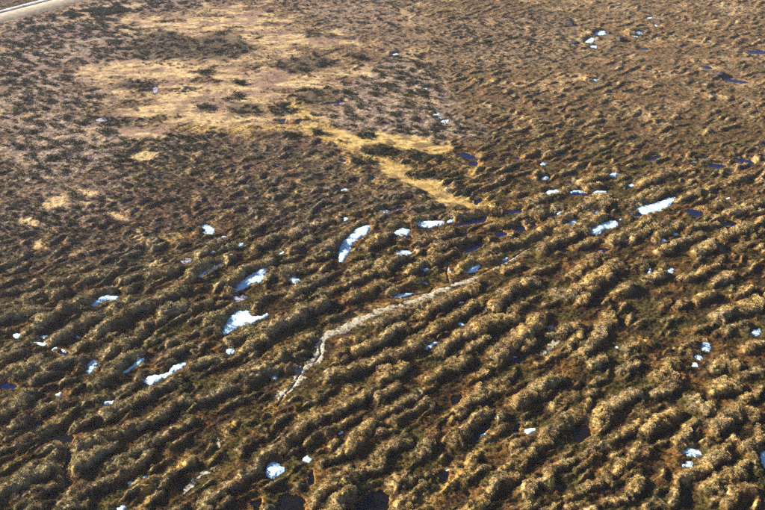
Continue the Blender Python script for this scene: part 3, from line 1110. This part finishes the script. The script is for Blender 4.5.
far_l = mixa(ones * C3(0.46, 0.36, 0.22), C3(0.34, 0.19, 0.08), sstep(0.4, 0.7, n_a))
cover = mixa(cover, far_l, sstep(0.1, 0.5, fbm(X / 9, Y / 9 + 7, 103, 4)) * farr * (1 - thick) * (1 - plateau) * 0.55)
cover = mixa(cover, ones * C3(0.50, 0.40, 0.25), sstep(0.0, 0.5, fbm(X / 30, Y / 14, 105, 3)) * sstep(235, 290, Y) * sstep(20, 80, X) * 0.7)
straw = mixa(ones * C3(0.40, 0.295, 0.16), C3(0.58, 0.45, 0.26), n_c)
heather = sstep(-0.15, 0.45, fbm(X / 11, Y / 6, 93, 5))
straw = mixa(straw, C3(0.23, 0.145, 0.13), heather * 0.85)
straw = mixa(straw, C3(0.14, 0.10, 0.075), sstep(0.10, 0.5, fbm(X / 4.0, Y / 2.5, 97, 4)) * 0.7)
cover = mixa(cover, straw, flat * 0.95)
yel = mixa(ones * C3(0.46, 0.33, 0.12), C3(0.62, 0.48, 0.21), n_c)
yel = mixa(yel, C3(0.14, 0.095, 0.04), sstep(-0.05, 0.35, fbm(X / 3.2, Y / 2.2, 99, 4)) * 0.85)
cover = mixa(cover, yel, gold * 0.9)
cover = mixa(cover, mixa(ones * C3(0.34, 0.225, 0.075), C3(0.52, 0.37, 0.135), n_c), sedge * (0.35 + 0.5 * n_a))
cover = mixa(cover, ones * C3(0.50, 0.38, 0.21), sand * 0.9)
rim = sstep(-0.55, -0.1, wet) * sstep(0.25, 0.0, wet) * n_a
cover = mixa(cover, ones * C3(0.34, 0.19, 0.050), rim * 0.8)                             # yellow sedge round the water
cover = mixa(cover, ones * C3(0.10, 0.08, 0.055), isl * 0.85)
cover = mixa(cover, ones * C3(0.012, 0.010, 0.008), sstep(0.0, 0.2, wet))                # black mud under water
cover = mixa(cover, ones * C3(0.16, 0.13, 0.09), 1 - core)

co = np.stack([X, Y, h], -1).reshape(-1, 3)
ii = np.arange(NR * NU).reshape(NR, NU)
faces = np.stack([ii[:-1, :-1], ii[:-1, 1:], ii[1:, 1:], ii[1:, :-1]], -1).reshape(-1, 4)
g = mesh_obj('ground', co, faces, M_GROUND)
set_color(g.data, 'cover', cover.reshape(-1, 3))
tag(g, 'rolling brown bog with pale lichen ridges and dark troughs', None, None, 'structure')


def sample(arr, x, y):
    """bilinear reading of the sheet at ground points"""
    x, y = np.asarray(x, float), np.asarray(y, float)
    i = np.clip(np.searchsorted(rows, y) - 1, 0, NR - 2)
    fy = np.clip((y - rows[i]) / (rows[i + 1] - rows[i]), 0, 1)

    def along(r):
        u = np.clip((x / HW[r] + 1) * 0.5 * (NC - 1), 0, NC - 1.001)
        j = u.astype(int)
        fu = u - j
        j = j + len(outer)
        if arr.ndim == 3:
            fu = fu[:, None]
        return arr[r, j] * (1 - fu) + arr[r, j + 1] * fu
    a, b = along(i), along(i + 1)
    if arr.ndim == 3:
        fy = fy[:, None]
    return a * (1 - fy) + b * fy


# ------------------------------------------------------------------ water
def grow(P, r):
    n = len(P)
    area = 0.5 * sum(P[i][0] * P[(i + 1) % n][1] - P[(i + 1) % n][0] * P[i][1] for i in range(n))
    s = 1 if area > 0 else -1
    out = []
    for i in range(n):
        e = P[(i + 1) % n] - P[i - 1]
        e = e / (np.linalg.norm(e) + 1e-9)
        out.append(P[i] + s * r * np.array([e[1], -e[0]]))
    return np.array(out)


def flat_poly(name, P, z, mat):
    me = bpy.data.meshes.new(name)
    me.from_pydata([(a, b, z) for a, b in P], [], [list(range(len(P)))])
    me.update()
    if me.polygons[0].normal.z < 0:
        me.flip_normals()
    me.materials.append(mat)
    o = bpy.data.objects.new(name, me)
    COL.objects.link(o)
    return o


for i, (lab, P, wm) in enumerate(pools):
    o = flat_poly('pool', grow(P, 0.35 if P[:, 1].mean() < 150 else 0.75), -0.02 - 0.002 * (i % 8), wm)
    tag(o, lab, None, 'bog pools', 'structure')


def ribbon(P, hw, step):
    pts = [P[0]]
    for i in range(len(P) - 1):
        n = max(int(np.linalg.norm(P[i + 1] - P[i]) / step), 1)
        for k in range(1, n + 1):
            pts.append(P[i] + (P[i + 1] - P[i]) * k / n)
    pts = np.array(pts)
    for _ in range(6):
        pts[1:-1] = 0.25 * pts[:-2] + 0.5 * pts[1:-1] + 0.25 * pts[2:]
    tan = np.gradient(pts, axis=0)
    tan /= np.linalg.norm(tan, axis=1)[:, None] + 1e-9
    nor = np.stack([-tan[:, 1], tan[:, 0]], 1)
    return pts, nor


for i, (lab, P, w) in enumerate(STREAMS):
    pts, nor = ribbon(P, w, 0.4)
    W = w * 1.5 + 0.1
    n = len(pts)
    v = np.zeros((n * 2, 3))
    v[0::2, :2] = pts - nor * W
    v[1::2, :2] = pts + nor * W
    v[:, 2] = -0.04 - 0.001 * i
    fc = [(2 * k, 2 * k + 2, 2 * k + 3, 2 * k + 1) for k in range(n - 1)]
    o = mesh_obj('stream', v, fc, M_WATER, smooth=False)
    if o.data.polygons[0].normal.z < 0:
        o.data.flip_normals()
    tag(o, lab, None, 'streams', 'structure')


# ------------------------------------------------------------------ draped sheets: snow, gravel, ice
def drape(name, P, mat, thick_m, rough_m, cellmin=0.07, lumps=0.0, seed=0, shrink=0.0):
    lo, hi = P.min(0) - 0.5, P.max(0) + 0.5
    ext = max(hi - lo)
    cell = max(cellmin, ext / 90)
    xs, ys = np.arange(lo[0], hi[0] + cell, cell), np.arange(lo[1], hi[1] + cell, cell)
    gx, gy = np.meshgrid(xs, ys)
    nz = fbm(gx / (4 * cell + 0.35), gy / (4 * cell + 0.35), 61 + seed, 3)
    d = sdf(gx, gy, P) + rough_m * nz - shrink
    hb = sample(h, gx.ravel(), gy.ravel()).reshape(gx.shape)
    up = np.where(d > 0, 0.03 + thick_m * (1 - np.exp(-d / 0.35)), 0.03 + d * 0.8)
    z = hb + up + lumps * np.abs(noise(gx / 0.22, gy / 0.22, 65)) * (d > 0)
    keep = d > -0.35
    idx = -np.ones(gx.shape, int)
    idx[keep] = np.arange(keep.sum())
    q = keep[:-1, :-1] & keep[1:, :-1] & keep[1:, 1:] & keep[:-1, 1:]
    if q.sum() < 1:
        return None
    fc = np.stack([idx[:-1, :-1][q], idx[:-1, 1:][q], idx[1:, 1:][q], idx[1:, :-1][q]], -1)
    return mesh_obj(name, np.stack([gx[keep], gy[keep], z[keep]], -1), fc, mat)


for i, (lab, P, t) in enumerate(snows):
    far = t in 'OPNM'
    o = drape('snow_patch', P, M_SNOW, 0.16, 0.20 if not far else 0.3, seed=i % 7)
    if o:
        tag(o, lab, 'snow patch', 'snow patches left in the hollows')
for i, (kd, lab, P) in enumerate(gravels):
    if kd == 'ice':
        o = drape('frozen_pond', P, M_ICE, 0.03, 0.15, seed=i)
        tag(o, lab, None, 'frozen ponds', 'structure')
    else:
        o = drape('gravel_bed', P, M_GRAVEL, 0.015, 0.50, lumps=0.05, seed=i, shrink=0.12)
        tag(o, lab, None, 'bleached gravel', 'structure')


# ------------------------------------------------------------------ the gravel road
def strip(name, off, mat, label):
    """a straight band along the road; off: list of (offset across, height)"""
    n, L = 160, 900.0
    t = np.linspace(-L, L, n)
    m = len(off)
    v = np.zeros((n * m, 3))
    for k, (a, z) in enumerate(off):
        wob = 0.25 * noise(t / 17.0, np.full(n, 3.3 + k), 7)
        v[k::m, 0] = RC[0] + RDIR[0] * t + RN[0] * (a + wob)
        v[k::m, 1] = RC[1] + RDIR[1] * t + RN[1] * (a + wob)
        v[k::m, 2] = z
    fc = [(m * i + k, m * i + m + k, m * i + m + k + 1, m * i + k + 1) for i in range(n - 1) for k in range(m - 1)]
    o = mesh_obj(name, v, fc, mat, smooth=False)
    if o.data.polygons[0].normal.z < 0:
        o.data.flip_normals()
    return tag(o, label, None, None, 'structure')


w2 = RW / 2
strip('road', [(-w2 - 0.5, 0.0), (-w2 + 1.2, 0.55), (-w2 * 0.35, 0.64), (w2 * 0.30, 0.55), (w2 * 0.36, 0.2)], M_ROAD, 'straight pale gravel road crossing the top left corner')
strip('ditch', [(w2 * 0.362, 0.19), (w2 * 0.45, 0.02), (w2 * 0.54, 0.19)], M_VERGE_DARK, 'dark ditch along the far side of the gravel road')
strip('verge', [(w2 * 0.542, 0.18), (w2 * 0.66, 0.5), (w2 * 0.9, 0.5), (w2 + 0.6, 0.0)], M_VERGE, 'whitish bank along the far side of the gravel road')


# ------------------------------------------------------------------ boulders on the far plain
def rock_mesh(seed):
    r = np.random.default_rng(seed)
    import bmesh
    bm = bmesh.new()
    bmesh.ops.create_icosphere(bm, subdivisions=3, radius=1.0)
    pl = [(Vector(r.normal(size=3)).normalized(), 0.55 + 0.35 * r.random()) for _ in range(9)]
    for v in bm.verts:
        c = v.co.copy()
        for nrm, lim in pl:
            e = c.dot(nrm) - lim
            if e > 0:
                c -= nrm * e * 0.9
        v.co = c * (1 + 0.06 * math.sin(9 * c.x + seed) * math.sin(8 * c.y))
    me = bpy.data.meshes.new('boulder')
    bm.to_mesh(me)
    bm.free()
    me.materials.append(M_ROCK)
    return me


ROCKS = [('P', 140, 134, 1.5, 'dark boulder right of the far snow patches'), ('P', 186, 163, 2.3, 'largest dark boulder near the far snow patches'),
         ('P', 340, 90, 1.9, 'dark boulder over a tiny far snow fleck'), ('P', 584, 304, 2.0, 'low dark boulder at the left tip of a bright blue pool'),
         ('O', 744, 102, 2.4, 'dark upright boulder left of the far snow group'), ('P', 8, 176, 1.8, 'dark boulder left of the far snow patches'),
         ('P', 655, 210, 1.0, 'small dark boulder beside the far right blue pool')]
for i, (t, a, b, s, lab) in enumerate(ROCKS):
    (x, y), = gpoly(t, [(a, b)])
    o = bpy.data.objects.new('boulder', rock_mesh(50 + i))
    o.location = (x, y, float(sample(h, [x], [y])[0]) + 0.10 * s)
    o.scale = (s * 0.75, s * 0.6, s * 0.36)
    o.rotation_euler = (0.1, 0.15, i * 1.3)
    COL.objects.link(o)
    tag(o, lab, 'boulder', 'boulders on the far plain')


# ------------------------------------------------------------------ dark evergreen shrubs
def shrub_mesh(seed, n=110):
    """short stems and a low uneven crown of leaf sprays, about 1 m across"""
    r = np.random.default_rng(seed)
    V, F = [], []
    lobes = [(r.normal(0, 0.24), r.normal(0, 0.24), 0.20 + 0.18 * r.random(), 0.20 + 0.14 * r.random()) for _ in range(5)]
    for (lx, ly, lz, lr) in lobes:                                       # stems
        b = len(V)
        V += [(-0.02, 0, 0), (0.02, 0.0, 0), (lx + 0.01, ly, lz), (lx - 0.01, ly + 0.01, lz)]
        F.append((b, b + 1, b + 2, b + 3))
    for i in range(n):
        lx, ly, lz, lr = lobes[i % 5]
        d = r.normal(size=3)
        d /= np.linalg.norm(d)
        rad = lr * (0.45 + 0.65 * r.random())
        c = np.array([lx, ly, lz]) + d * rad * np.array([1.15, 1.15, 0.85])
        c[2] = max(c[2], 0.03)
        a = r.normal(size=3)
        a -= a.dot(d) * d * 0.6
        a /= np.linalg.norm(a)
        bb = np.cross(d, a)
        s = 0.055 + 0.05 * r.random()
        b = len(V)
        V += [tuple(c - a * s), tuple(c + bb * s * 0.6), tuple(c + a * s + d * 0.03), tuple(c - bb * s * 0.6)]
        F.append((b, b + 1, b + 2, b + 3))
    me = bpy.data.meshes.new('evergreen_shrub')
    me.from_pydata(V, [], F)
    me.materials.append(M_SHRUB)
    me.update()
    return me


SHRUBS = [shrub_mesh(200 + i) for i in range(6)]


def rand_in(P, n):
    lo, hi = P.min(0), P.max(0)
    pts = lo + (hi - lo) * rng.random((n, 2))
    return pts[sdf(pts[:, 0], pts[:, 1], P) > 0]


def put_shrub(x, y, s, label, group):
    o = bpy.data.objects.new('evergreen_shrub', SHRUBS[rng.integers(6)])
    z = float(sample(h, [x], [y])[0])
    o.location = (x, y, z - 0.03)
    a = 0.75 + 0.5 * rng.random()
    o.scale = (s * a, s / a, s * (0.62 + 0.3 * rng.random()))
    o.rotation_euler = (0, 0, rng.random() * 6.28)
    COL.objects.link(o)
    tag(o, label, 'shrub', group)


ISL_LABEL = ['dark low shrub in the broad thicket island below the road', 'dark shrub in the oval island on the straw coloured plain',
             'dark shrub in the rounded clump at the left of the plain', 'dark shrub in the clump at the right rim of the plain',
             'dark shrub in the small clump between two larger ones', 'dark shrub in the short row on the pale plain',
             'dark shrub in the tiny clump amid the plain', 'dark shrub in the lone clump at the left rim of the plain',
             'dark shrub in the long thin row along the far plain', 'dark shrub in the loose clump above the rounded one',
             'dark shrub in the row at the upper right of the plain', 'dark shrub beside the narrow pale ice streak',
             'dark shrub along the near edge of the plain by the frozen pond', 'dark shrub in the narrow clump above the grass trail',
             'dark shrub in the clump inside the golden trail bend', 'dark shrub in the long row along the brown heath top',
             'dark shrub round the small blue pool in the grass', 'dark shrub at the left of the golden sedge',
             'dark shrub on the islet inside the golden sedge', 'dark shrub along the lower golden sedge',
             'dark shrub at the foot of the golden sedge', 'dark shrub at the upper left of the golden sedge']
placed = 0
for P, lab in zip(ISLANDS, ISL_LABEL):
    lo, hi = P.min(0), P.max(0)
    want = int(np.clip(0.5 * abs(0.5 * np.sum(P[:, 0] * np.roll(P[:, 1], -1) - np.roll(P[:, 0], -1) * P[:, 1])) / 4.0, 7, 38))
    pts = rand_in(P, want * 8)[:want]
    for x, y in pts:
        put_shrub(x, y, 1.3 + 1.0 * rng.random(), lab, lab.replace('dark low shrub', 'dark shrubs').replace('dark shrub ', 'dark shrubs '))
        placed += 1
print('island shrubs', placed)


# ------------------------------------------------------------------ scatter of what nobody could count
def scatter(name, protos, pos, rot, scl, tint, mat, label, pick=None):
    """one object: points that carry a small plant each (geometry nodes)"""
    me = bpy.data.meshes.new(name)
    me.vertices.add(len(pos))
    me.vertices.foreach_set('co', np.asarray(pos, np.float32).ravel())
    a = me.attributes.new('rot', 'FLOAT_VECTOR', 'POINT')
    a.data.foreach_set('vector', np.asarray(rot, np.float32).ravel())
    a = me.attributes.new('scl', 'FLOAT_VECTOR', 'POINT')
    a.data.foreach_set('vector', np.asarray(scl, np.float32).ravel())
    a = me.attributes.new('pick', 'INT', 'POINT')
    a.data.foreach_set('value', (rng.integers(0, len(protos), len(pos)) if pick is None else pick).astype(np.int32))
    set_color(me, 'tint', tint)
    o = bpy.data.objects.new(name, me)
    me.materials.append(mat)
    COL.objects.link(o)
    ng = bpy.data.node_groups.new(name + '_scatter', 'GeometryNodeTree')
    ng.interface.new_socket('Geometry', in_out='INPUT', socket_type='NodeSocketGeometry')
    ng.interface.new_socket('Geometry', in_out='OUTPUT', socket_type='NodeSocketGeometry')
    gi, go = ng.nodes.new('NodeGroupInput'), ng.nodes.new('NodeGroupOutput')
    g2i = ng.nodes.new('GeometryNodeGeometryToInstance')
    for p in reversed(protos):
        oi = ng.nodes.new('GeometryNodeObjectInfo')
        oi.inputs['Object'].default_value = p
        ng.links.new(oi.outputs['Geometry'], g2i.inputs[0])
    ip = ng.nodes.new('GeometryNodeInstanceOnPoints')
    ip.inputs['Pick Instance'].default_value = True
    ng.links.new(gi.outputs[0], ip.inputs['Points'])
    ng.links.new(g2i.outputs[0], ip.inputs['Instance'])
    for nm, ty, sock in (('rot', 'FLOAT_VECTOR', 'Rotation'), ('scl', 'FLOAT_VECTOR', 'Scale'), ('pick', 'INT', 'Instance Index')):
        na = ng.nodes.new('GeometryNodeInputNamedAttribute')
        na.data_type = ty
        na.inputs['Name'].default_value = nm
        ng.links.new(na.outputs['Attribute'], ip.inputs[sock])
    ng.links.new(ip.outputs[0], go.inputs[0])
    md = o.modifiers.new('scatter', 'NODES')
    md.node_group = ng
    return tag(o, label, None, None, 'stuff')


def tuft_mesh(seed, n=26, up=0.55, spread=0.5, leaf=0.16):
    """a cushion of short twigs, about 1 wide"""
    r = np.random.default_rng(seed)
    V, F = [], []
    for i in range(n):
        a = r.random() * 6.283
        rr = spread * math.sqrt(r.random())
        x, y = rr * math.cos(a), rr * math.sin(a)
        z = up * (1 - (rr / spread) ** 2 * 0.7) * (0.55 + 0.5 * r.random())
        c = np.array([x, y, z])
        d = np.array([x * 0.9, y * 0.9, 0.5]) + r.normal(0, 0.35, 3)
        d /= np.linalg.norm(d)
        s = np.cross(d, r.normal(size=3))
        s /= np.linalg.norm(s)
        b = len(V)
        V += [tuple(c - s * leaf * 0.5 - d * leaf), tuple(c + s * leaf * 0.5 - d * leaf * 0.8), tuple(c + d * leaf + s * leaf * 0.1)]
        F.append((b, b + 1, b + 2))
    me = bpy.data.meshes.new('tuft')
    me.from_pydata(V, [], F)
    me.materials.append(M_TUFT)
    me.update()
    return bpy.data.objects.new('tuft', me)


def cast(n, near=1.0):
    """random ground points over the picture's ground plus a margin, closer together near the viewer"""
    y = 46 + (330 - 46) * rng.random(n * 9)
    x = (rng.random(n * 9) * 2 - 1) * half_width(330)
    m = (np.abs(x) < half_width(y) * 0.99) & (rng.random(n * 9) < np.clip((62 / np.maximum(y, 62)) ** near, 0, 1))
    return x[m][:n], y[m][:n]


TUFTS = [tuft_mesh(300 + i, 36, 0.55, 0.5, 0.125) for i in range(6)] + [tuft_mesh(320 + i, 110, 0.75, 0.5, 0.065) for i in range(4)]
x, y = cast(760000, 1.0)
rg = sample(ridge, x, y)
fl = np.maximum(np.maximum(sample(flat, x, y), sample(gold, x, y)), sample(sand, x, y))
keep = (sample(wet, x, y) < 0.02) & (sample(snow_d, x, y) < -0.15) & (np.abs((x - RC[0]) * RN[0] + (y - RC[1]) * RN[1]) > RW / 2 + 0.8)
for kd, lab, P in gravels:
    lo, hi = P.min(0), P.max(0)
    m = (x > lo[0]) & (x < hi[0]) & (y > lo[1]) & (y < hi[1])
    if m.any():
        ins = (sdf(x[m], y[m], P) > 0.0) & (rng.random(m.sum()) > 0.4)
        kk = keep[m]
        kk[ins] = False
        keep[m] = kk
dens = np.clip(0.50 + 0.6 * rg, 0, 1) * (1 - 0.85 * fl) * (1 - 0.80 * sample(thick, x, y)) * 1.0
keep &= rng.random(len(x)) < dens
x, y, rg = x[keep], y[keep], rg[keep]
cv = sample(cover, x, y)
n = len(x)
sz = (0.17 + 0.32 * rng.random(n) ** 2) * (0.8 + 0.3 * np.clip(rg, 0, 1)) * (0.9 + np.clip(y - 60, 0, 300) / 190)
big = rng.random(n) < 0.07 * sstep(0.15, 0.6, rg) + 0.02
sz = np.where(big, sz * (1.6 + 0.8 * rng.random(n)), sz)        # taller bushes of leafless willow and birch
tint = cv * (0.65 + 1.0 * rng.random((n, 1)) ** 1.2) * (1 + 0.04 * rng.normal(size=(n, 3)))
dk = rng.random(n)
grn = (dk < 0.16 + 0.10 * (rg < 0.4))
tint[grn] = np.array([0.075, 0.070, 0.014]) * (0.6 + 0.9 * rng.random((grn.sum(), 1)))   # crowberry and juniper among the lichen
tint = np.clip(tint, 0.006, 0.75)
pos = np.stack([x, y, sample(h, x, y) - 0.02], -1)
rot = np.stack([rng.normal(0, 0.15, n), rng.normal(0, 0.15, n), rng.random(n) * 6.28], -1)
scl = np.stack([sz, sz, sz * (0.6 + 0.7 * rng.random(n)) * (1 - 0.5 * sstep(110, 200, y))], -1)
print('tufts', n)
scatter('dwarf_scrub', TUFTS, pos, rot, scl, tint, M_TUFT, 'low leafless dwarf scrub and lichen covering the bog ridges',
        np.where(big, rng.integers(6, 10, n), rng.integers(0, 6, n)))

# thickets of evergreen shrubs too many to count
px_, py_ = [], []
for P, dn in THICKETS:
    lo, hi = P.min(0), P.max(0)
    q = rand_in(P, int((hi - lo).prod() * dn))
    px_.append(q[:, 0])
    py_.append(q[:, 1])
# single dark shrubs strewn through the ridges
x, y = cast(6500, 0.0)
px_.append(x)
py_.append(y)
for P in FLATS:
    q = rand_in(P, 900)
    px_.append(q[:, 0])
    py_.append(q[:, 1])
q = rand_in(gpoly('.', [(420, 20), (765, 10), (790, 150), (560, 170), (470, 140), (420, 60)]), 5200)
q = q[fbm(q[:, 0] / 7, q[:, 1] / 7, 113, 3) > 0.12]
px_.append(q[:, 0])
py_.append(q[:, 1])
for tile_pts in ([(30, 200), (190, 180), (215, 225), (120, 240), (0, 240), (0, 205)], [(120, 150), (215, 128), (240, 150), (200, 190), (120, 190)], [(330, 140), (470, 145), (490, 215), (400, 200)]):
    q = rand_in(gpoly('.', tile_pts), 420)
    px_.append(q[:, 0])
    py_.append(q[:, 1])
x, y = np.concatenate(px_), np.concatenate(py_)
clump = fbm(x / 9, y / 6, 97, 3)
keep = ((sample(flat, x, y) < 0.45) | (clump > 0.28)) & (sample(gold, x, y) < 0.5) & (sample(sand, x, y) < 0.4) & (sample(wet, x, y) < -0.3) & (sample(snow_d, x, y) < -0.3)
keep &= np.abs((x - RC[0]) * RN[0] + (y - RC[1]) * RN[1]) > RW / 2 + 1.2
keep &= (np.abs(x) < half_width(y)) & (y < 340)
x, y = x[keep], y[keep]
n = len(x)
inthick = sample(thick, x, y)
sz = (0.5 + 0.6 * rng.random(n)) * (0.75 + 1.35 * inthick)
pos = np.stack([x, y, sample(h, x, y) - 0.03], -1)
rot = np.stack([np.zeros(n), np.zeros(n), rng.random(n) * 6.28], -1)
scl = np.stack([sz * (0.8 + 0.5 * rng.random(n)), sz, sz * (0.6 + 0.3 * rng.random(n)) * (1 - 0.28 * inthick)], -1)
print('thicket shrubs', n)
protos = [bpy.data.objects.new('shrub_form', me) for me in SHRUBS]
scatter('shrub_thicket', protos, pos, rot, scl, np.ones((n, 3)), M_SHRUB, 'dense dark evergreen scrub scattered over the heath')

# ------------------------------------------------------------------ haze

me = bpy.data.meshes.new('haze')
bx = [(-12000, -12000), (12000, -12000), (12000, 12000), (-12000, 12000)]
me.from_pydata([(a, b, -1.6) for a, b in bx] + [(a, b, H + 3) for a, b in bx], [], [(3, 2, 1, 0), (4, 5, 6, 7), (0, 1, 5, 4), (1, 2, 6, 5), (2, 3, 7, 6), (3, 0, 4, 7)])
hz = bpy.data.materials.new('thin_haze')
hz.use_nodes = True
hz.node_tree.nodes.clear()
ho = hz.node_tree.nodes.new('ShaderNodeOutputMaterial')
hv = hz.node_tree.nodes.new('ShaderNodeVolumePrincipled')
hv.inputs['Color'].default_value = (0.84, 0.82, 1.0, 1)
hv.inputs['Density'].default_value = 0.00012
hv.inputs['Anisotropy'].default_value = 0.2
hz.node_tree.links.new(hv.outputs['Volume'], ho.inputs['Volume'])
me.materials.append(hz)
o = bpy.data.objects.new('haze', me)
COL.objects.link(o)
tag(o, 'thin bluish haze over the bog', None, None, 'stuff')
